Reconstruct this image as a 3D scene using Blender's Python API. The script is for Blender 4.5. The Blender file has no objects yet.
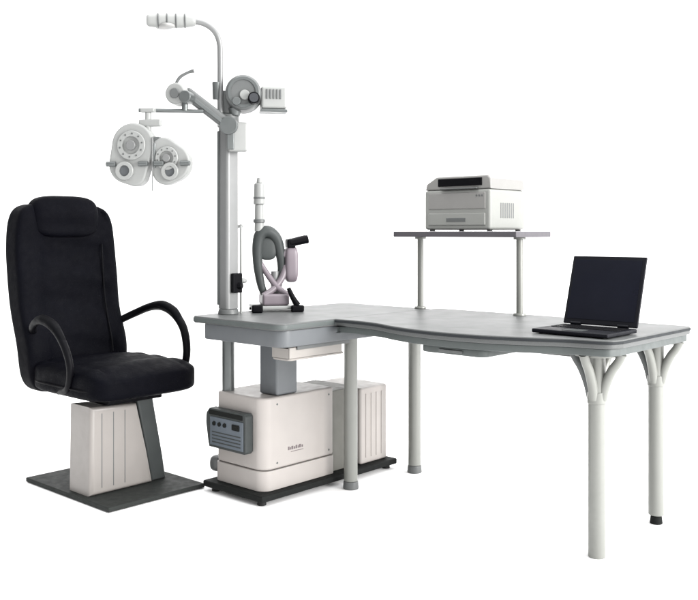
import bpy, bmesh, math, random
from mathutils import Vector, Matrix
random.seed(4)
scene = bpy.context.scene
COL = scene.collection
R = math.radians
PI = math.pi
ANG = R(-42.5)                       # everything on the floor is set out along one pair of axes
U = Vector((math.cos(ANG), math.sin(ANG), 0)); V = Vector((-math.sin(ANG), math.cos(ANG), 0))
L0 = Vector((-0.64, 3.75, 0))        # front left corner of the instrument table, on the floor

# ------------------------------------------------------------------ materials
def mat(name, col, rough=0.5, metal=0.0, spec=0.5, var=0.06, scale=14, bump=0.0, bscale=250, coat=0.0, rvar=0.08, speck=0.0):
    m = bpy.data.materials.new(name); m.use_nodes = True
    nt = m.node_tree; n = nt.nodes; l = nt.links
    b = n['Principled BSDF']
    tc = n.new('ShaderNodeTexCoord')
    nz = n.new('ShaderNodeTexNoise'); nz.inputs['Scale'].default_value = scale; nz.inputs['Detail'].default_value = 6
    l.new(tc.outputs['Object'], nz.inputs['Vector'])
    cr = n.new('ShaderNodeMapRange')
    cr.inputs['From Min'].default_value = .3; cr.inputs['From Max'].default_value = .7
    cr.inputs['To Min'].default_value = 1 - var; cr.inputs['To Max'].default_value = 1 + var
    l.new(nz.outputs['Fac'], cr.inputs['Value'])
    mx = n.new('ShaderNodeVectorMath'); mx.operation = 'SCALE'
    mx.inputs[0].default_value = col[:3]
    l.new(cr.outputs['Result'], mx.inputs['Scale'])
    out = mx.outputs['Vector']
    if speck:
        n2 = n.new('ShaderNodeTexNoise'); n2.inputs['Scale'].default_value = 420; n2.inputs['Detail'].default_value = 2
        l.new(tc.outputs['Object'], n2.inputs['Vector'])
        r2 = n.new('ShaderNodeMapRange')
        r2.inputs['From Min'].default_value = .35; r2.inputs['From Max'].default_value = .65
        r2.inputs['To Min'].default_value = 1 - speck; r2.inputs['To Max'].default_value = 1 + speck
        l.new(n2.outputs['Fac'], r2.inputs['Value'])
        m2 = n.new('ShaderNodeVectorMath'); m2.operation = 'SCALE'
        l.new(out, m2.inputs[0]); l.new(r2.outputs['Result'], m2.inputs['Scale']); out = m2.outputs['Vector']
    l.new(out, b.inputs['Base Color'])
    rr = n.new('ShaderNodeMapRange')
    rr.inputs['From Min'].default_value = .3; rr.inputs['From Max'].default_value = .7
    rr.inputs['To Min'].default_value = max(0, rough - rvar); rr.inputs['To Max'].default_value = min(1, rough + rvar)
    nr = n.new('ShaderNodeTexNoise'); nr.inputs['Scale'].default_value = scale * 2.3; nr.inputs['Detail'].default_value = 8
    l.new(tc.outputs['Object'], nr.inputs['Vector']); l.new(nr.outputs['Fac'], rr.inputs['Value'])
    l.new(rr.outputs['Result'], b.inputs['Roughness'])
    b.inputs['Metallic'].default_value = metal
    b.inputs['Specular IOR Level'].default_value = spec
    b.inputs['Coat Weight'].default_value = coat
    if bump:
        nb = n.new('ShaderNodeTexNoise'); nb.inputs['Scale'].default_value = bscale; nb.inputs['Detail'].default_value = 3
        l.new(tc.outputs['Object'], nb.inputs['Vector'])
        bp = n.new('ShaderNodeBump'); bp.inputs['Strength'].default_value = bump; bp.inputs['Distance'].default_value = .002
        l.new(nb.outputs['Fac'], bp.inputs['Height']); l.new(bp.outputs['Normal'], b.inputs['Normal'])
    return m

M = dict(
    leather   = mat('black_leather', (.0013, .0014, .0026), .60, spec=.03, var=.10, bump=.6, bscale=220),
    leather2  = mat('black_leather_side', (.0013, .0014, .0022), .58, spec=.05, var=.2, bump=.3, bscale=160),
    blackpl   = mat('black_plastic', (.0018, .0018, .0026), .45, spec=.06),
    darkgrey  = mat('dark_grey_paint', (.032, .036, .036), .5, spec=.2, bump=.08),
    plate     = mat('dark_plate_paint', (.017, .019, .018), .6, spec=.1, bump=.12),
    base      = mat('near_black_paint', (.010, .0108, .0105), .6, spec=.05),
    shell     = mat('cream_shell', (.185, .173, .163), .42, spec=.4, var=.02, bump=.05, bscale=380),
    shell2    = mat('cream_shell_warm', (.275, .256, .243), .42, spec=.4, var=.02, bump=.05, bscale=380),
    laminate  = mat('grey_laminate', (.070, .073, .073), .42, spec=.25, var=.015, scale=5, rvar=.03, speck=.10),
    spacer    = mat('warm_grey_paint', (.088, .087, .078), .5, spec=.25),
    trim      = mat('dark_trim', (.022, .024, .026), .55, spec=.08),
    edge      = mat('grey_green_edging', (.050, .058, .057), .5, spec=.4, var=.03),
    apron     = mat('blue_grey_apron', (.080, .086, .092), .45, spec=.4, var=.03),
    tray      = mat('pale_tray', (.24, .225, .21), .45, spec=.4, var=.02),
    legm      = mat('satin_leg_paint', (.155, .159, .147), .38, metal=.1, spec=.5, var=.02, rvar=.04),
    steel     = mat('satin_steel', (.135, .138, .138), .38, metal=.2, var=.03, rvar=.05),
    steeldk   = mat('dark_steel', (.085, .092, .092), .38, metal=.5, var=.04),
    lightgrey = mat('light_grey_plastic', (.195, .200, .196), .42, spec=.35, var=.02),
    midgrey   = mat('mid_grey_plastic', (.072, .076, .076), .45, spec=.4, var=.03),
    mauve     = mat('mauve_grey_paint', (.120, .102, .116), .38, spec=.4, var=.03),
    panel     = mat('blue_grey_panel', (.066, .080, .096), .4, spec=.4, var=.05),
    shelfm    = mat('shelf_grey', (.058, .054, .062), .45, spec=.4, var=.04),
    printer   = mat('printer_plastic', (.180, .184, .174), .45, spec=.4, var=.02, bump=.05, bscale=400),
    printer2  = mat('printer_side_plastic', (.165, .163, .157), .45, spec=.4, var=.02, bump=.05, bscale=400),
    screen    = mat('dark_screen', (.0034, .0040, .0085), .35, spec=.10, var=.12, scale=5),
    laptop    = mat('laptop_plastic', (.0040, .0043, .0066), .5, spec=.10),
    rubber    = mat('rubber', (.012, .012, .012), .7, spec=.2),
    lens      = mat('coated_lens', (.07, .075, .08), .12, spec=.5, coat=.3),
    glass     = mat('lens_glass', (.012, .014, .018), .08, spec=.6, coat=.5),
    badge     = mat('badge_ink', (.085, .066, .070), .5),
    diffuser  = mat('lamp_diffuser', (.22, .22, .215), .5, var=.01),
    floorm    = mat('white_floor', (.90, .90, .90), .8, spec=.1, var=.005),
)

# ------------------------------------------------------------------ mesh helpers
class MB:
    """collects shapes for one mesh"""
    def __init__(s): s.bm = bmesh.new()
    def _new(s, verts):
        return verts
    def box(s, x0, x1, y0, y1, z0, z1, bev=0.0, seg=3, edges=None):
        t = bmesh.new(); bmesh.ops.create_cube(t, size=1)
        for v in t.verts:
            v.co = Vector(((x0+x1)/2+v.co.x*(x1-x0), (y0+y1)/2+v.co.y*(y1-y0), (z0+z1)/2+v.co.z*(z1-z0)))
        if bev:
            es = t.edges[:] if edges is None else [e for e in t.edges if edges(e)]
            bmesh.ops.bevel(t, geom=es, offset=bev, segments=seg, profile=.5, affect='EDGES')
        return s.merge(t)
    def merge(s, t, mtx=None):
        if mtx is not None: bmesh.ops.transform(t, matrix=mtx, verts=t.verts)
        me = bpy.data.meshes.new('t'); t.to_mesh(me); t.free()
        s.bm.from_mesh(me); bpy.data.meshes.remove(me)
        return s
    def cyl(s, a, b, r1, r2=None, seg=32, bev=0.0):
        a = Vector(a); b = Vector(b); r2 = r1 if r2 is None else r2
        d = b - a; t = bmesh.new()
        bmesh.ops.create_cone(t, cap_ends=True, segments=seg, radius1=r1, radius2=r2, depth=d.length)
        if bev:
            es = [e for e in t.edges if abs(e.verts[0].co.z - e.verts[1].co.z) < 1e-6]
            bmesh.ops.bevel(t, geom=es, offset=bev, segments=3, profile=.5, affect='EDGES')
        q = Vector((0, 0, 1)).rotation_difference(d.normalized()).to_matrix().to_4x4()
        return s.merge(t, Matrix.Translation((a + b) / 2) @ q)
    def ring(s, c, axis, r_out, r_in, depth, seg=40):
        c = Vector(c); axis = Vector(axis).normalized(); t = bmesh.new()
        prof = [(r_in, -depth/2), (r_out-.002, -depth/2), (r_out, -depth/2+.002), (r_out, depth/2-.002), (r_out-.002, depth/2), (r_in, depth/2)]
        rows = []
        for i in range(seg):
            a = 2*PI*i/seg
            rows.append([t.verts.new((p[0]*math.cos(a), p[0]*math.sin(a), p[1])) for p in prof])
        for i in range(seg):
            A = rows[i]; B = rows[(i+1) % seg]
            for k in range(len(prof)):
                k2 = (k+1) % len(prof)
                t.faces.new((A[k], B[k], B[k2], A[k2]))
        bmesh.ops.recalc_face_normals(t, faces=t.faces)
        q = Vector((0, 0, 1)).rotation_difference(axis).to_matrix().to_4x4()
        return s.merge(t, Matrix.Translation(c) @ q)
    def tube(s, pts, r, seg=16, sub=8, flat=1.0, closed=False):
        """smooth tube through pts; r number or list"""
        P = [Vector(p) for p in pts]
        rs = r if isinstance(r, (list, tuple)) else [r]*len(P)
        path = []; rad = []
        n = len(P)
        for i in range(n-1):
            p0 = P[max(i-1, 0)]; p1 = P[i]; p2 = P[i+1]; p3 = P[min(i+2, n-1)]
            for k in range(sub):
                t = k/sub
                path.append(.5*((2*p1)+(-p0+p2)*t+(2*p0-5*p1+4*p2-p3)*t*t+(-p0+3*p1-3*p2+p3)*t**3))
                rad.append(rs[i]*(1-t)+rs[i+1]*t)
        path.append(P[-1]); rad.append(rs[-1])
        t = bmesh.new(); rows = []
        up = None
        for i, p in enumerate(path):
            d = (path[min(i+1, len(path)-1)] - path[max(i-1, 0)]).normalized()
            if up is None:
                up = d.orthogonal().normalized()
                if abs(d.y) < .9: up = (Vector((0, 1, 0)) - d*d.y).normalized()
            up = (up - d*up.dot(d)).normalized()
            sd = d.cross(up)
            rows.append([t.verts.new(p + up*math.cos(2*PI*k/seg)*rad[i]*flat + sd*math.sin(2*PI*k/seg)*rad[i]) for k in range(seg)])
        for i in range(len(rows)-1):
            for k in range(seg):
                t.faces.new((rows[i][k], rows[i][(k+1) % seg], rows[i+1][(k+1) % seg], rows[i+1][k]))
        t.faces.new(rows[0][::-1]); t.faces.new(rows[-1])
        bmesh.ops.recalc_face_normals(t, faces=t.faces)
        return s.merge(t)
    def prism(s, outline, z0, z1, bev=0.0, seg=2, mtx=None):
        """outline in xy extruded z0..z1, both rims bevelled"""
        t = bmesh.new()
        vs = [t.verts.new((x, y, z0)) for x, y in outline]
        f = t.faces.new(vs)
        g = bmesh.ops.extrude_face_region(t, geom=[f])
        for v in [e for e in g['geom'] if isinstance(e, bmesh.types.BMVert)]: v.co.z = z1
        bmesh.ops.recalc_face_normals(t, faces=t.faces)
        if bev:
            es = [e for e in t.edges if abs(e.verts[0].co.z - e.verts[1].co.z) < 1e-7]
            bmesh.ops.bevel(t, geom=es, offset=bev, segments=seg, profile=.5, affect='EDGES')
        return s.merge(t, mtx)
    def cushion(s, c, h, k=4.0, n=20, fn=None):
        """superellipsoid block, centre c, half sizes h, then fn(co, unit) -> co"""
        t = bmesh.new(); bmesh.ops.create_cube(t, size=2)
        bmesh.ops.subdivide_edges(t, edges=t.edges[:], cuts=n, use_grid_fill=True)
        for v in t.verts:
            p = v.co.copy()
            q = (abs(p.x)**k+abs(p.y)**k+abs(p.z)**k)**(1/k)
            p = p/q
            co = Vector((c[0]+p.x*h[0], c[1]+p.y*h[1], c[2]+p.z*h[2]))
            v.co = fn(co, p) if fn else co
        bmesh.ops.recalc_face_normals(t, faces=t.faces)
        return s.merge(t)

class Thing:
    def __init__(s, name, label, cat, loc, rot=ANG, shared=None, group=None):
        s.e = bpy.data.objects.new(name, None); COL.objects.link(s.e)
        s.e.empty_display_size = .1
        s.e.location = loc; s.e.rotation_euler = (0, 0, rot)
        s.e['label'] = label; s.e['category'] = cat
        if group: s.e['group'] = group
        s.off = Vector((0, 0, 0)) if shared is None else Vector(shared)
    def part(s, name, mb, m, parent=None, ang=32, label=None):
        me = bpy.data.meshes.new(name)
        bm = mb.bm
        bmesh.ops.translate(bm, vec=-s.off, verts=bm.verts)
        for f in bm.faces: f.smooth = True
        for e in bm.edges:
            if len(e.link_faces) == 2 and e.calc_face_angle(0) > R(ang): e.smooth = False
        bm.to_mesh(me); bm.free()
        me.materials.append(M[m])
        o = bpy.data.objects.new(name, me); COL.objects.link(o)
        o.parent = parent or s.e
        if label: o['label'] = label
        wn_ = o.modifiers.new('weighted_normals', 'WEIGHTED_NORMAL'); wn_.keep_sharp = True
        return o

def at(u, v, z=0): return L0 + U*u + V*v + Vector((0, 0, z))
def shared_thing(name, label, cat, u, v, z=0, group=None):
    """a thing whose parts are given in the shared floor frame (u, v, z)"""
    return Thing(name, label, cat, at(u, v, z), ANG, (u, v, z), group)

def smooth_outline(pts, sub=6):
    out = []; n = len(pts)
    for i in range(n-1):
        p0 = Vector(pts[max(i-1, 0)]); p1 = Vector(pts[i]); p2 = Vector(pts[i+1]); p3 = Vector(pts[min(i+2, n-1)])
        for k in range(sub):
            t = k/sub
            q = .5*((2*p1)+(-p0+p2)*t+(2*p0-5*p1+4*p2-p3)*t*t+(-p0+3*p1-3*p2+p3)*t**3)
            out.append((q.x, q.y))
    out.append(tuple(pts[-1])); return out
def rrect(x0, x1, y0, y1, r, n=6):
    rs = r if isinstance(r, (list, tuple)) else [r]*4      # corners: x0y0, x1y0, x1y1, x0y1
    out = []
    for (cx, cy, a, rr) in ((x0+rs[0], y0+rs[0], PI, rs[0]), (x1-rs[1], y0+rs[1], 1.5*PI, rs[1]), (x1-rs[2], y1-rs[2], 0, rs[2]), (x0+rs[3], y1-rs[3], .5*PI, rs[3])):
        if rr < 1e-5: out.append((cx, cy)); continue
        for k in range(n+1): out.append((cx+rr*math.cos(a+k/n*PI/2), cy+rr*math.sin(a+k/n*PI/2)))
    return out

# ------------------------------------------------------------------ setting
def sheet(name, pts_rows, m):
    me = bpy.data.meshes.new(name); vs = []; fs = []
    w = len(pts_rows[0])
    for r in pts_rows: vs += r
    for i in range(len(pts_rows)-1):
        for k in range(w-1): fs.append((i*w+k, i*w+k+1, (i+1)*w+k+1, (i+1)*w+k))
    me.from_pydata(vs, [], fs); me.materials.append(M[m])
    for p in me.polygons: p.use_smooth = True
    o = bpy.data.objects.new(name, me); COL.objects.link(o); o['kind'] = 'structure'
    return o
sheet('floor', [[(-12, -6, 0), (12, -6, 0)], [(-12, 9, 0), (12, 9, 0)]], 'floorm')
rows = [[(-12, 9, 0), (12, 9, 0)]]
for k in range(1, 17):
    a = k/16*PI/2; rows.append([(-12, 9+2*math.sin(a), 2-2*math.cos(a)), (12, 9+2*math.sin(a), 2-2*math.cos(a))])
rows.append([(-12, 11, 7), (12, 11, 7)])
sheet('backdrop', rows, 'floorm')

# ------------------------------------------------------------------ patient chair
CC = Vector((-1.02, 3.91, 0))
ch = Thing('patient_chair', 'black padded high-back chair with loop armrests on cream pedestal and dark base plate', 'chair', CC)
ch.part('base_plate', MB().box(-.327, .327, -.237, .237, .003, .022, .004), 'plate')
# cream cover: vertical near edge, far edge slanting
def side_prism(outline_yz, x0, x1, bev, seg=3):
    mtx = Matrix(((0, 0, 1, 0), (1, 0, 0, 0), (0, 1, 0, 0), (0, 0, 0, 1)))   # (a,b,c) -> x=c, y=a, z=b
    return MB().prism(outline_yz, x0, x1, bev, seg, mtx)
mbp = side_prism([(-.21, .0225), (.098, .0225), (.070, .16), (.018, .372), (-.205, .385)], -.02, .15, .018, 4)
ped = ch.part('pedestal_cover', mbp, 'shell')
g = MB()
for yy in (-.155, -.10, -.045):
    g.box(.1495, .1512, yy-.0018, yy+.0018, .05, .355, .0006, 1)
ch.part('cover_seam', g, 'midgrey', ped)
ch.part('lift_arm', side_prism([(.1005, .0225), (.175, .0225), (.160, .12), (.105, .398), (.022, .398), (.072, .17)], -.012, .135, .010), 'darkgrey')
mb = MB().box(-.15, .17, -.14, .13, .3855, .4065, .006)
mb.cyl((.03, -.02, .36), (.03, -.02, .44), .05, seg=32)
ch.part('seat_mount', mb, 'blackpl')
def seatfn(co, p):
    co = co.copy()
    if p.z > 0:
        co.z += .012*math.cos(p.y*PI/2)*math.cos(p.x*PI*.45)          # crown
        ry = abs(co.y)
        if .175 < ry < .205: co.z -= .008*(1-abs(ry-.19)/.015)*max(0, p.z)   # seam between pad and bolster
        w = .0035*math.sin(co.x*46+1.2*math.sin(co.y*9))                 # soft folds
        co.z += w*max(0, p.z)
    co.z += -.02*max(0, (co.x-.18)/.1)**2*max(0, p.z)                                # waterfall front
    return co
seat = ch.part('seat', MB().cushion((0.004, 0, .478), (.288, .262, .066), 6.0, 26, seatfn), 'leather')
sp = []
for k in range(41):
    a = 2*PI*k/40
    c_, s_ = math.cos(a), math.sin(a)
    q = (abs(c_)**5+abs(s_)**5)**(1/5)
    sp.append((.286*c_/q, .264*s_/q, .462))
ch.part('piping', MB().tube(sp, .0045, 8, 2), 'leather2', seat)

def lean(z):                            # centre line of the backrest
    t = (z-.40)/.84
    return -.285 - .118*t - .018*math.sin(t*PI*1.15) + .030*math.exp(-((t-.22)/.16)**2)
def backfn(co, p):
    co = co.copy(); z = co.z; y = co.y
    t = (z-.40)/.84
    w = 1.0 - .05*max(0, t-.72)/.28 - .02*(1-t)
    co.y = y*w - .020 - .012*t
    front = max(0, p.x)
    cen = 1/(1+math.exp((abs(co.y)-.165)/.012))                          # centre panel
    d = -.024*cen*front
    if cen > .5:
        d += (.006*math.sin(z*30) + .003*math.sin(z*71+co.y*14))*front    # horizontal tufts
    else:
        d += .004*math.sin(z*22+1)*front
    co.x = lean(z) + co.x + d
    return co
back = ch.part('backrest', MB().cushion((0, 0, .812), (.070, .254, .416), 7.0, 34, backfn), 'leather')
def pillowfn(co, p):
    co = co.copy()
    co.x = lean(co.z) + co.x + .006*math.cos(co.y*38)*max(0, p.x)*.4 + .004*math.sin(co.z*60)*max(0, p.x)
    return co
ch.part('headrest', MB().cushion((.030, -.035, 1.170), (.060, .165, .095), 3.6, 22, pillowfn), 'leather')
# seam piping down both sides of the centre panel
for sg in (-1, 1):
    pts = [(lean(z)+.060, sg*.172*.98-.028, z) for z in [.55+.055*k for k in range(10)]]
    ch.part('seam', MB().tube(pts, .004, 8, 3), 'leather2', back)
for sg in (-1, 1):
    y = sg*.272
    pts = [(-.33, y-sg*.02-sg*.06, .655), (-.285, y-sg*.012-sg*.04, .684), (-.22, y-sg*.010, .720), (-.13, y+sg*.008, .750), (-.03, y+sg*.010, .757), (.06, y+sg*.008, .732), (.130, y+sg*.006, .676), (.165, y, .600), (.165, y-sg*.004, .53), (.13, y-sg*.012, .462), (.03, y-sg*.03, .435)]
    if sg < 0: pts = [(x-.070*max(0, min(1, (x+.2)/.2)), yy, z-.030*max(0, min(1, (z-.43)/.2))) for x, yy, z in pts]
    else: pts = [(x-.012*max(0, min(1, (x+.2)/.2)), yy, z) for x, yy, z in pts]
    ar = ch.part('armrest', MB().tube(pts, [r_*(.88 if sg < 0 else 1) for r_ in (.016, .017, .018, .019, .020, .020, .019, .018, .017, .017, .016)], 16, 6, .95), 'blackpl')
    pad = [(x, yy, z+.008) for x, yy, z in pts[3:7]]
    ch.part('arm_pad', MB().tube(pad, [.012, .020, .020, .012], 16, 6, 1.1), 'leather2', ar)

# ------------------------------------------------------------------ instrument stand (base, cabinet, pole, table)
st = shared_thing('instrument_stand', 'long cream cabinet on black base carrying small grey table and tall lamp pole', 'instrument stand', .15, .5)
pl = MB().box(-.04, .335, .07, .915, .020, .046, .006)
base = st.part('base_plate', pl, 'base')
for (fu, fv) in ((.0, .11), (.295, .105), (.295, .88), (.0, .88)):
    st.part('foot', MB().cyl((fu, fv, .0), (fu, fv, .0205), .019, .016, 24, .002), 'rubber', base)
vert = lambda e: abs(e.verts[0].co.z-e.verts[1].co.z) > .01
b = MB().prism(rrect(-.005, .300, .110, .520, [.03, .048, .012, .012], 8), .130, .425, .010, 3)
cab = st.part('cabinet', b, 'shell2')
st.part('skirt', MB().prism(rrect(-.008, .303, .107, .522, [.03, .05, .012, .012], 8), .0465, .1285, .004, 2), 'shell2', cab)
# control housing standing proud of the front, its cheek reaching past the left flank
mtxz = Matrix(((1, 0, 0, 0), (0, 0, 1, 0), (0, 1, 0, 0), (0, 0, 0, 1)))
hs = MB().prism([(.004, .196), (.228, .196), (.238, .206), (.238, .350), (.228, .360), (.006, .360), (-.014, .338), (-.018, .300), (-.004, .222)], .068, .1095, .004, 2, mtxz)
bay = st.part('control_housing', hs, 'darkgrey', cab)
st.part('control_panel', MB().box(.016, .226, .0640, .0685, .208, .326, .002, 2), 'panel', cab)
st.part('display', MB().box(.006, .220, .0655, .0685, .334, .353, .001, 1), 'base', cab)
for k in range(3):
    st.part('dial', MB().cyl((.045+k*.034, .0642, .300), (.045+k*.034, .0575, .300), .0095, .0085, 24, .0015), 'base', cab)
st.part('power_switch', MB().box(.160, .205, .0590, .0642, .288, .312, .002), 'base', cab)
sl = MB()
for k in range(4): sl.box(.030, .212, .0622, .0642, .220+k*.014, .2245+k*.014, .0006, 1)
st.part('vent', sl, 'darkgrey', cab)
st.part('bumper', MB().cushion((-.033, .150, .105), (.030, .035, .034), 3, 10), 'midgrey', cab)
for (vv_, zz) in ((.185, .395), (.490, .395), (.185, .155), (.490, .155)):
    st.part('screw', MB().cyl((.2995, vv_, zz), (.3015, vv_, zz), .0045, .004, 16), 'steeldk', cab)
bd = MB(); vv = .246
for wd in (.010, .006, .012, .008, .010, .005, .014, .009):
    bd.box(.2995, .3012, vv, vv+wd*.8, .196, .196+.010+.004*(wd > .009), .0003, 1); vv += wd+.002
bd.box(.2995, .3010, .262, .335, .186, .1885, .0003, 1)
st.part('badge', bd, 'badge', cab)
st.part('cabinet_spacer', MB().box(.012, .280, .5205, .7005, .047, .402, .004), 'spacer')
rc = MB().prism(rrect(.0, .297, .701, .900, [.01, .014, .03, .03], 6), .047, .392, .010, 3)
rear = st.part('rear_cabinet', rc, 'shell2')
sm = MB()
for k in range(4): sm.box(.2965, .2995, .735+k*.036, .741+k*.036, .075, .365, .001, 1)
st.part('rib', sm, 'shell2', rear)
# posts between cabinet and table
st.part('pillar', MB().box(.182, .290, .192, .312, .4255, .654, .010), 'apron')
# table top and apron
tt = MB().prism(rrect(-.03, .512, .0, .945, [.03, .045, .01, .03], 6), .722, .750, .005, 3)
top = st.part('table_top', tt, 'laminate')
st.part('apron', MB().prism(rrect(.022, .500, .022, .90, [.02, .05, .01, .02], 8), .655, .7215, .006, 2), 'apron', top)
st.part('table_edging', MB().prism(rrect(-.0325, .5145, -.0025, .9475, [.032, .047, .012, .032], 6), .7265, .7445, .003, 2), 'edge', top)
tr = MB().prism(rrect(.375, .478, .085, .40, .015, 6), .598, .606, .002, 1)
tr.box(.375, .383, .086, .385, .6065, .646, .002); tr.box(.468, .478, .086, .385, .6065, .6505, .003); tr.box(.3835, .4675, .085, .093, .6065, .646, .002)
tray = st.part('slide_tray', tr, 'tray')
st.part('tray_rail', MB().box(.4785, .486, .12, .42, .640, .6545, .002), 'midgrey', tray)
# pole
pu, pv = .030, .152
st.part('lower_post', MB().cyl((pu, pv, .4255), (pu, pv, .655), .026, seg=36), 'steeldk')
st.part('collar', MB().cyl((pu, pv, .7505), (pu, pv, .772), .045, .041, 36, .003), 'midgrey')
mp = MB().prism([(pu-.033+x, pv-.033+y) for x, y in rrect(0, .066, 0, .066, .014, 5)], .7725, 1.545, .003, 2)
pole = st.part('pole', mp, 'steel')
st.part('shade_strip', MB().box(pu-.031, pu-.016, pv-.0365, pv-.0335, .79, 1.53, .001), 'steeldk', pole)  # thin dark strip, paints the shade along the pole's left edge
kn = MB().cyl((pu+.033, pv+.01, .872), (pu+.064, pv+.022, .872), .016, .013, 24, .002); kn.box(pu+.0335, pu+.052, pv-.016, pv+.036, .842, .925, .005)
st.part('height_knob', kn, 'blackpl', pole)
PO = at(pu, pv)
# --- head of the pole: built in picture-like frame: X to the right (+) of pole, Y away from viewer
def rel(x, y, z):                 # world offset from pole axis -> shared frame
    d = Vector((x, y, 0)); return Vector((pu + d.dot(U), pv + d.dot(V), z))
def rdir(x, y, z=0):
    return Vector((Vector((x, y, 0)).dot(U), Vector((x, y, 0)).dot(V), z))
hd = MB().cyl(rel(0, 0, 1.5455), rel(0, 0, 1.60), .046, .046, 36, .004); hd.cyl(rel(0, 0, 1.602), rel(0, 0, 1.70), .036, .036, 36, .004)
head = st.part('pole_head', hd, 'midgrey')
st.part('clamp_knob', MB().cyl(rel(-.045, -.03, 1.66), rel(-.045, -.03, 1.735), .017, .020, 24, .004), 'steeldk', head)
# lamp: slim stem bending over to the left
lp = [rel(-.030, -.03, 1.55), rel(-.030, -.03, 1.70), rel(-.030, -.03, 1.84), rel(-.034, -.032, 1.905), rel(-.055, -.038, 1.950), rel(-.095, -.046, 1.978), rel(-.150, -.055, 1.988)]
st.part('lamp_stem', MB().tube(lp, .0125, 20, 8), 'steel')
la, lb = rel(-.130, -.052, 1.988), rel(-.330, -.09, 1.982)
lm = MB().tube([la, la.lerp(lb, .06), la.lerp(lb, .3), la.lerp(lb, .7), la.lerp(lb, .95), lb], [.016, .024, .030, .031, .026, .014], 28, 5, .9)
lamp = st.part('lamp_head', lm, 'lightgrey')
for k in range(4):
    c = la.lerp(lb, .22+.18*k)
    st.part('lamp_band', MB().ring(c, (lb-la), .0322-.001*(k == 0), .026, .006), 'midgrey', lamp)
st.part('diffuser', MB().cushion(la.lerp(lb, .62)+Vector((0, 0, -.024)), (.045, .030, .010), 3, 10), 'diffuser', lamp)
# counterbalanced arm to the left holding the phoropter
a0, a1 = rel(.012, -.055, 1.545), rel(-.168, -.095, 1.685)
def bar(a, b, w, h, bev=.006):
    d = (b-a); t = bmesh.new(); bmesh.ops.create_cube(t, size=1)
    for v in t.verts: v.co = Vector((v.co.x*d.length, v.co.y*w, v.co.z*h))
    bmesh.ops.bevel(t, geom=t.edges[:], offset=bev, segments=3, profile=.5, affect='EDGES')
    x = d.normalized(); z = Vector((0, 0, 1)); y = z.cross(x).normalized(); z = x.cross(y)
    m = Matrix((x, y, z)).transposed().to_4x4(); m.translation = (a+b)/2
    return t, m
am = MB(); am.merge(*bar(a0, a1, .040, .050, .012))
arm = st.part('swing_arm', am, 'midgrey')
am = MB(); am.merge(*bar(a0+rdir(0, -.024)*1+Vector((0, 0, -.004)), a1.lerp(a0, .12)+rdir(0, -.024)+Vector((0, 0, -.004)), .006, .016, .002))
st.part('arm_slot', am, 'steeldk', arm)
hub = MB().cyl(a0+rdir(0, .03), a0+rdir(0, -.034), .038, .038, 36, .004)
st.part('arm_hub', hub, 'steeldk', arm)
ax = rdir(-.25, -.97)
e1 = rel(-.195, -.10, 1.672)
st.part('arm_drum', MB().cyl(e1-ax*.03, e1+ax*.034, .048, .044, 40, .008), 'lightgrey', arm)
st.part('drum_cap', MB().cyl(e1+ax*.0345, e1+ax*.040, .022, .020, 28, .002), 'midgrey', arm)
st.part('lock_lever', MB().tube([rel(-.205, -.11, 1.71), rel(-.185, -.11, 1.742), rel(-.150, -.11, 1.762), rel(-.128, -.11, 1.768)], [.006, .007, .006, .009], 12, 5), 'midgrey', arm)
e2 = rel(-.150, -.10, 1.655)
st.part('pivot', MB().cyl(e2-ax*.02+rdir(0, -.02), e2+ax*.036+rdir(0, -.02), .026, .026, 32, .004), 'steeldk', arm)
cb = MB().tube([rel(-.09, -.10, 1.601), rel(-.18, -.115, 1.601), rel(-.27, -.13, 1.601), rel(-.350, -.14, 1.601)], .0085, 16, 3)
cb.cyl(rel(-.165, -.112, 1.60), rel(-.165, -.112, 1.66), .013, .013, 20, .002)
st.part('cross_bar', cb, 'steeldk', arm)
# control box under the head
bx = MB(); bx.merge(*bar(rel(.005, -.050, 1.500), rel(.085, -.035, 1.500), .050, .125, .010))
cbx = st.part('junction_box', bx, 'lightgrey')
bx = MB(); bx.merge(*bar(rel(.004, -.078, 1.500), rel(.034, -.072, 1.500), .010, .110, .004))
st.part('box_cover', bx, 'steeldk', cbx)

# ------------------------------------------------------------------ chart projector
pj = shared_thing('chart_projector', 'round grey chart projector with dark lens and small box behind on pole head', 'projector', *rel(.07, -.02, 1.605))
px_ = rdir(.10, -.995)
pc = rel(.068, -.03, 1.685)
pj.part('saddle', MB().cyl(rel(.03, -.02, 1.592), rel(.03, -.02, 1.625), .022, .030, 28, .003), 'steeldk')
pj.part('body', MB().cyl(pc-px_*.060, pc+px_*.052, .080, .074, 56, .014), 'midgrey')
pj.part('rim', MB().ring(pc+px_*.052, px_, .0660, .052, .010), 'steeldk')
l1 = pc+rdir(.045, 0)+Vector((0, 0, -.028))
lens = pj.part('lens_tube', MB().cyl(l1+px_*.05, l1+px_*.085, .026, .024, 36, .002), 'blackpl')
pj.part('glass', MB().cyl(l1+px_*.0853, l1+px_*.0865, .019, .019, 32), 'glass', lens)
l2 = pc+rdir(-.028, 0)+Vector((0, 0, -.040))
pj.part('focus_knob', MB().cyl(l2+px_*.0525, l2+px_*.072, .019, .017, 30, .002), 'steeldk')
pj.part('front_disc', MB().cyl(pc+rdir(.006, 0)+Vector((0, 0, -.012))+px_*.0525, pc+rdir(.006, 0)+Vector((0, 0, -.012))+px_*.060, .022, .020, 32, .002), 'lightgrey')
bx = MB(); bx.merge(*bar(rel(.135, .01, 1.672), rel(.245, .03, 1.672), .085, .095, .012))
lh = pj.part('lamp_house', bx, 'lightgrey')
bx = MB(); bx.merge(*bar(rel(.133, .01, 1.6165), rel(.247, .03, 1.6165), .088, .012, .003))
pj.part('lamp_house_base', bx, 'steeldk', lh)
bx = MB()
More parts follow.
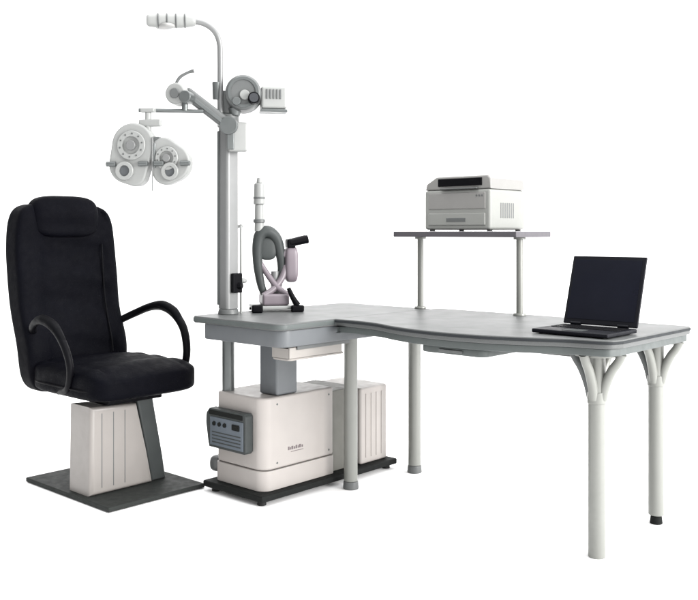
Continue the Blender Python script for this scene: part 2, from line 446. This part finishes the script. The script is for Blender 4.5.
for k in range(5): bx.merge(*bar(rel(.165+k*.014, -.0305+k*.0026, 1.685), rel(.171+k*.014, -.0295+k*.0026, 1.685), .006, .040, .001))
pj.part('vent', bx, 'midgrey', lh)

# ------------------------------------------------------------------ phoropter
PHC = PO + Vector((-.298, -.145, 1.412))
pa = R(-9)
ph = Thing('phoropter', 'grey two-winged phoropter hanging from thin bar above the chair', 'phoropter', PHC, pa)
def hull(cs, n=40):
    pts = []
    for k in range(96):
        a = 2*PI*k/96; d = Vector((math.cos(a), math.sin(a)))
        c = max(cs, key=lambda c: c[0]*d.x + c[1]*d.y + c[2])
        pts.append((c[0]+c[2]*d.x, c[1]+c[2]*d.y))
    out = []
    for p in pts:
        if not out or (Vector(p)-Vector(out[-1])).length > 1e-4: out.append(p)
    return out
FR = Matrix(((1, 0, 0, 0), (0, 0, -1, 0), (0, 1, 0, 0), (0, 0, 0, 1)))       # outline in x,z; depth towards viewer (-y)
def wing(cs, d0, d1): return MB().prism(hull(cs), d0, d1, .010, 4, FR)
lw = ph.part('wing', wing([(-.070, .045, .090), (-.095, -.035, .078), (-.062, -.075, .050)], -.03, .028), 'lightgrey')
rw = ph.part('wing', wing([(.062, .012, .062), (.095, -.030, .078), (.070, -.062, .058)], -.028, .024), 'lightgrey')
def disc(parent, x, z, r, d, m, name, ringm=None):
    o = ph.part(name, MB().cyl((x, -d[0], z), (x, -d[1], z), r, r*.95, 36, .002), m, parent)
    return o
for (w, cx, cz, rr, d) in ((lw, -.072, .042, .060, .0285), (rw, .078, -.012, .048, .0245)):
    ph.part('lens_dial', MB().ring((cx, -d-.004, cz), (0, 1, 0), rr, rr*.62, .010), 'lightgrey', w)
    disc(w, cx, cz, rr*.34, (d, d+.014), 'steel', 'dial_hub')
    for k in range(10):
        a = k/10*2*PI+.2
        disc(w, cx+rr*.8*math.cos(a), cz+rr*.8*math.sin(a), rr*.055, (d+.0095, d+.0108), 'midgrey', 'dial_mark')
for (w, cx, cz, rr, d) in ((lw, -.100, -.062, .038, .0285), (rw, .092, -.066, .036, .0245)):
    ph.part('cylinder_ring', MB().ring((cx, -d-.006, cz), (0, 1, 0), rr, rr*.6, .014), 'lightgrey', w)
    ph.part('aperture', MB().cyl((cx, -d-.0005, cz), (cx, -d-.003, cz), rr*.6, rr*.6, 30), 'lens', w)
for (w, cx) in ((lw, -.158), (lw, -.020), (rw, .048), (rw, .158)):
    ph.part('knob', MB().cyl((cx-.020, -.034, -.034), (cx+.020, -.034, -.034), .011, .010, 24, .002), 'steeldk', w)
ph.part('bridge', MB().box(-.030, .045, -.020, .018, .040, .078, .006), 'midgrey')
ph.part('level_tube', MB().cyl((.022, -.022, -.05), (.022, -.022, .05), .009, .009, 20, .002), 'steeldk')
hg = MB().cyl((-.012, 0, .0785), (-.012, 0, .178), .013, .013, 24, .002); hg.box(-.05, .045, -.014, .014, .120, .150, .006); hg.box(-.042, .018, -.016, .016, .1785, .1965, .005)
ph.part('hanger', hg, 'lightgrey')
rd = MB().cyl((.018, -.03, .075), (.018, -.03, -.145), .003, .003, 12)
ph.part('reading_rod', rd, 'steel')

# ------------------------------------------------------------------ slit lamp on the instrument table
su, sv = .055, .40
SP = at(su, sv, .7505)
sa = R(14)
sl = Thing('slit_lamp', 'mauve grey slit lamp microscope with chin rest standing on the instrument table', 'slit lamp', SP, sa)
# local x: to the right (examiner), -x: patient
sl.part('table_rail', MB().box(-.105, .110, -.085, .085, .012, .026, .004), 'lightgrey')
for (x, y) in ((-.095, -.065), (-.095, .065), (.095, .065)):
    sl.part('foot', MB().cyl((x, y, 0), (x, y, .0125), .013, .011, 20, .002), 'rubber')
ft = MB().box(-.118, -.070, -.112, -.078, .0, .034, .007)
sl.part('rail_wheel', ft, 'blackpl')
ft = MB().box(.055, .112, -.108, -.083, .0, .030, .007); ft.tube([(.085, -.095, .028), (.065, -.09, .060), (.045, -.085, .105)], [.015, .012, .009], 16, 5)
sl.part('joystick', ft, 'blackpl')
bs = sl.part('slide_base', MB().box(-.065, .055, -.066, .066, .0265, .078, .012), 'mauve')
cr = MB().tube([(-.06, -.05, .07), (-.01, -.035, .100), (.03, -.02, .150), (.045, -.01, .20)], [.013, .015, .015, .013], 18, 6)
cr.tube([(.05, -.05, .07), (.0, -.035, .110), (-.045, -.015, .175), (-.079, -.01, .235)], [.013, .014, .013, .010], 18, 6)
sl.part('cross_arm', cr, 'mauve')
sl.part('column', MB().cyl((0, 0, .0785), (0, 0, .175), .020, .018, 28, .003), 'steel')
ia = MB().tube([(-.045, -.01, .065), (-.064, -.01, .115), (-.078, -.01, .20), (-.080, -.01, .285), (-.066, -.01, .340), (-.030, -.01, .350), (.005, -.008, .318), (.022, -.005, .255), (.030, 0, .185), (.018, 0, .125), (.004, 0, .075)], [.015, .018, .021, .024, .027, .027, .025, .022, .019, .017, .015], 20, 6)
ia.cushion((-.035, -.008, .275), (.040, .016, .050), 3, 10)
sl.part('illumination_arm', ia, 'darkgrey')
tw = MB().cyl((-.072, -.01, .352), (-.072, -.01, .470), .022, .020, 28, .003); tw.cyl((-.072, -.01, .4705), (-.072, -.01, .565), .026, .023, 28, .006); tw.cyl((-.072, -.01, .5655), (-.072, -.01, .590), .014, .010, 20, .003)
lt = sl.part('lamp_tower', tw, 'lightgrey')
sl.part('tower_band', MB().ring((-.072, -.01, .398), (0, 0, 1), .0265, .021, .016), 'midgrey', lt)
sl.part('tower_band', MB().ring((-.072, -.01, .500), (0, 0, 1), .0275, .023, .008), 'midgrey', lt)
mc = MB().cushion((.072, 0, .205), (.030, .038, .080), 4, 12)
mc.cyl((.030, 0, .245), (.078, 0, .262), .022, .024, 24, .003)
mi = sl.part('microscope', mc, 'mauve')
ey = MB()
for yy in (-.022, .022): ey.cyl((.062, yy, .300), (.145, yy, .318), .017, .019, 26, .003)
ey.box(.050, .088, -.036, .036, .278, .318, .008)
sl.part('eyepieces', ey, 'blackpl', mi)
cf = MB()
for yy in (-.10, .10):
    cf.tube([(-.165, yy, .0), (-.165, yy, .15), (-.165, yy, .34), (-.160, yy*.7, .372)], .0055, 12, 5)
cf.tube([(-.160, -.07, .372), (-.145, 0, .380), (-.160, .07, .372)], .007, 12, 6)
cf.cyl((-.165, -.10, .12), (-.165, .10, .12), .0055, seg=14)
chn = sl.part('chin_rest_frame', cf, 'lightgrey')
sl.part('chin_cup', MB().cushion((-.152, 0, .135), (.026, .036, .012), 3, 10), 'lightgrey', chn)

# ------------------------------------------------------------------ desk
dk = shared_thing('desk', 'long grey desk with bulging front edge, round pale legs and raised shelf', 'desk', 1.1, .70)
front = smooth_outline([(.5155, .300), (.62, .305), (.74, .290), (.86, .245), (.98, .215), (1.12, .205), (1.28, .225), (1.42, .275), (1.54, .330), (1.63, .350), (1.672, .372), (1.690, .42)], 7)
def grow(o, d):
    c = Vector((1.1, .62)); out = []
    n = len(o)
    for i in range(n):
        a = Vector(o[i-1]); b = Vector(o[i]); c2 = Vector(o[(i+1) % n])
        t = (c2-a).normalized(); nrm = Vector((t.y, -t.x))
        out.append((b.x+nrm.x*d, b.y+nrm.y*d))
    return out
ol = front + [(1.690, .955), (1.686, .975), (1.672, .988), (1.655, .990), (.5155, .990)]
dtop = dk.part('desk_top', MB().prism(ol, .722, .7505, .004, 3), 'laminate')
og = grow(ol, .003); og = [(max(x, .5157), y) for x, y in og]
dk.part('edging', MB().prism(og, .7365, .7460, .002, 2), 'trim', dtop)
ol2 = [(max(x, .522), y) for x, y in grow(ol, -.012)]
dk.part('under_panel', MB().prism(ol2, .696, .7215, .003, 2), 'edge', dtop)
fr = MB()
fr.box(.44, 1.53, .505, .535, .664, .6955, .003); fr.box(.44, 1.53, .925, .952, .664, .6955, .003)
fr.box(.532, .560, .5355, .9245, .666, .6955, .003); fr.box(1.500, 1.528, .5355, .9245, .666, .6955, .003)
dk.part('frame', fr, 'midgrey')
dw = MB().prism(rrect(.99, 1.27, .245, .500, .03, 6), .668, .6955, .006, 2)
drw = dk.part('drawer', dw, 'edge')
dk.part('drawer_pull', MB().box(1.08, 1.18, .2385, .2475, .676, .686, .002), 'midgrey', drw)
legs = [(.402, .520, 'grey'), (.440, .912, 'grey'), (1.564, .484, 'plain'), (1.564, .958, 'dark')]
for (lu, lv, kind) in legs:
    z0 = .0 if kind == 'plain' else .034
    zt = .6955
    leg = dk.part('leg', MB().cyl((lu, lv, z0), (lu, lv, zt-.014), .029, .029, 40, .002), 'legm')
    if kind == 'dark':
        dk.part('foot', MB().cyl((lu, lv, 0), (lu, lv, .0335), .024, .020, 28, .004), 'base', leg)
    elif kind == 'grey':
        dk.part('foot', MB().cyl((lu, lv, 0), (lu, lv, .0335), .034, .031, 32, .004), 'midgrey', leg)
    dk.part('top_flange', MB().cyl((lu, lv, zt-.0135), (lu, lv, zt-.0005), .075 if lu > .6 else .045, .075 if lu > .6 else .045, 40, .002), 'legm', leg)
    if lu > .6:
        for (du, dv) in ((1, 0), (-1, 0), (0, 1), (0, -1)):
            if lv > .9 and dv == 1: continue
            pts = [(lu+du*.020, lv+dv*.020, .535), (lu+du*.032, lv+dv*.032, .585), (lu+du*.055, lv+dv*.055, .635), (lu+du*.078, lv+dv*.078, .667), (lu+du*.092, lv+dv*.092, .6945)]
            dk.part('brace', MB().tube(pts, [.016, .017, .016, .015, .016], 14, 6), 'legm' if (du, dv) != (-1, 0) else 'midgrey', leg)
        dk.part('leg_collar', MB().cyl((lu, lv, .520), (lu, lv, .560), .0325, .0325, 36, .003), 'legm', leg)
sh = MB().box(.405, 1.05, .80, 1.075, 1.078, 1.103, .004)
shelf = dk.part('shelf', sh, 'shelfm')
for su_ in (.46, .985):
    p = MB().cyl((su_, .93, .751), (su_, .93, 1.0775), .0145, .0145, 28); p.cyl((su_, .93, .7508), (su_, .93, .760), .028, .026, 28, .002); p.cyl((su_, .93, 1.068), (su_, .93, 1.0775), .026, .026, 28, .002)
    dk.part('shelf_post', p, 'legm', shelf)

# ------------------------------------------------------------------ printer
pr = shared_thing('printer', 'boxy pale grey printer with dark paper slot on the raised shelf', 'printer', .74, .96, 1.103)
z0 = 1.1035
for (a_, b_) in ((.59, .85), (.89, .85), (.59, 1.07), (.89, 1.07)):
    pr.part('foot', MB().cyl((a_, b_, z0), (a_, b_, z0+.006), .012, .012, 20), 'rubber')
bd = MB().box(.566, .911, .822, 1.094, z0+.006, z0+.178, .012, 4)
body = pr.part('body', bd, 'printer')
# upper hood with a sloping left shoulder and a paper slot at the front
hood = MB().prism([(.567, z0+.1785), (.910, z0+.1785), (.909, z0+.220), (.895, z0+.236), (.628, z0+.236), (.574, z0+.206)], -1.092, -.826, .008, 3,
                  Matrix(((1, 0, 0, 0), (0, 0, -1, 0), (0, 1, 0, 0), (0, 0, 0, 1))))
hd = pr.part('hood', hood, 'printer2')
pr.part('paper_slot', MB().box(.640, .868, .8210, .830, z0+.193, z0+.226, .003), 'blackpl', hd)
pr.part('output_tray', MB().box(.66, .85, .808, .8275, z0+.1795, z0+.185, .002), 'midgrey', hd)
tray_ = MB().box(.590, .888, .8165, .826, z0+.024, z0+.078, .005)
dt = pr.part('paper_tray', tray_, 'printer')
pr.part('tray_grip', MB().box(.690, .790, .8145, .818, z0+.040, z0+.056, .001, 1), 'midgrey', dt)
pr.part('front_panel', MB().box(.590, .888, .8185, .826, z0+.094, z0+.165, .004), 'printer2', body)
bt = MB()
for k in range(3): bt.cyl((.845+k*.014, .8185, z0+.150), (.845+k*.014, .8165, z0+.150), .004, .004, 14)
pr.part('buttons', bt, 'midgrey', body)
vt = MB()
for k in range(7): vt.box(.9105, .9125, .90+k*.016, .906+k*.016, z0+.055, z0+.12, .0008, 1)
pr.part('side_vent', vt, 'midgrey', body)

# ------------------------------------------------------------------ laptop
lt = shared_thing('laptop', 'open black laptop with dark blank screen on right end of the desk', 'laptop', 1.51, .5, .7508)
z0 = .7508
for (a_, b_) in ((1.395, .405), (1.625, .405), (1.395, .575), (1.625, .575)):
    lt.part('foot', MB().cyl((a_, b_, z0), (a_, b_, z0+.003), .007, .007, 16), 'rubber')
bs = lt.part('base', MB().box(1.37, 1.652, .385, .604, z0+.003, z0+.017, .004), 'laptop')
ks = MB()
for r_ in range(5):
    x = 1.388
    while x < 1.628:
        w = .0145 if not (r_ == 4 and 1.45 < x < 1.55) else .085
        ks.box(x, x+w, .485+r_*.0185 - (.0)*.1, .485+r_*.0185+.0145, z0+.0172, z0+.0196, .001, 1); x += w+.0035
lt.part('keyboard', ks, 'blackpl', bs)
lt.part('touchpad', MB().box(1.475, 1.547, .405, .455, z0+.0172, z0+.0182, .0008, 1), 'darkgrey', bs)
tilt = math.atan2(.080, .245); H = .258
LM = Matrix.Translation((0, .604, z0+.016)) @ Matrix.Rotation(-tilt, 4, 'X')
def lid(x0, x1, y0, y1, z0_, z1_, bev):
    t = MB(); t.box(x0, x1, y0, y1, z0_, z1_, bev, 2); bmesh.ops.transform(t.bm, matrix=LM, verts=t.bm.verts); return t
ld = lt.part('lid', lid(1.37, 1.652, -.003, .008, .004, H, .004), 'laptop')
lt.part('screen', lid(1.383, 1.639, -.0042, -.0032, .022, H-.014, .0004), 'screen', ld)
for (a_, b_) in ((1.40, 1.44), (1.58, 1.62)):
    lt.part('hinge', MB().cyl((a_, .606, z0+.022), (b_, .606, z0+.022), .006, .006, 18), 'laptop', bs)

# ------------------------------------------------------------------ light: white studio
w = bpy.data.worlds.new("World"); scene.world = w; w.use_nodes = True
w.node_tree.nodes['Background'].inputs['Color'].default_value = (1, 1, 1, 1)
wn = w.node_tree.nodes; wl = w.node_tree.links      # a softer, dimmer side at front left, brighter from the right and above
tcw = wn.new('ShaderNodeTexCoord'); dt_ = wn.new('ShaderNodeVectorMath'); dt_.operation = 'DOT_PRODUCT'
dt_.inputs[1].default_value = Vector((.72, .30, .62)).normalized()
mr = wn.new('ShaderNodeMapRange'); mr.inputs['From Min'].default_value = -1; mr.inputs['From Max'].default_value = 1
mr.inputs['To Min'].default_value = .0; mr.inputs['To Max'].default_value = 1.38
wl.new(tcw.outputs['Generated'], dt_.inputs[0]); wl.new(dt_.outputs['Value'], mr.inputs['Value'])
wl.new(mr.outputs['Result'], wn['Background'].inputs['Strength'])
def area(name, loc, target, sx, sy, power, col=(1, 1, 1)):
    d = bpy.data.lights.new(name, 'AREA'); d.shape = 'RECTANGLE'; d.size = sx; d.size_y = sy; d.energy = power; d.color = col
    o = bpy.data.objects.new(name, d); COL.objects.link(o); o.location = loc
    o.rotation_euler = (Vector(target)-Vector(loc)).to_track_quat('-Z', 'Y').to_euler(); return o
area('key_softbox', (7.2, -.9, 2.9), (0, 3.9, .6), 4.2, 4.2, 620, (1, .985, .97))
area('top_softbox', (0, 3.6, 4.6), (0, 4, 0), 4, 3, 60)

# ------------------------------------------------------------------ camera
cam = bpy.data.cameras.new('camera'); co = bpy.data.objects.new('camera', cam); COL.objects.link(co)
co.location = (0, 0, 1.10); co.rotation_euler = (R(90), 0, 0)
cam.sensor_width = 36; cam.sensor_fit = 'HORIZONTAL'; cam.lens = 900/698*36
cam.shift_y = -68/698; cam.clip_end = 200; cam.clip_start = .05
scene.camera = co
scene.view_settings.view_transform = 'Standard'; scene.view_settings.look = 'None'
scene.view_settings.gamma = 1; scene.view_settings.exposure = 1.35
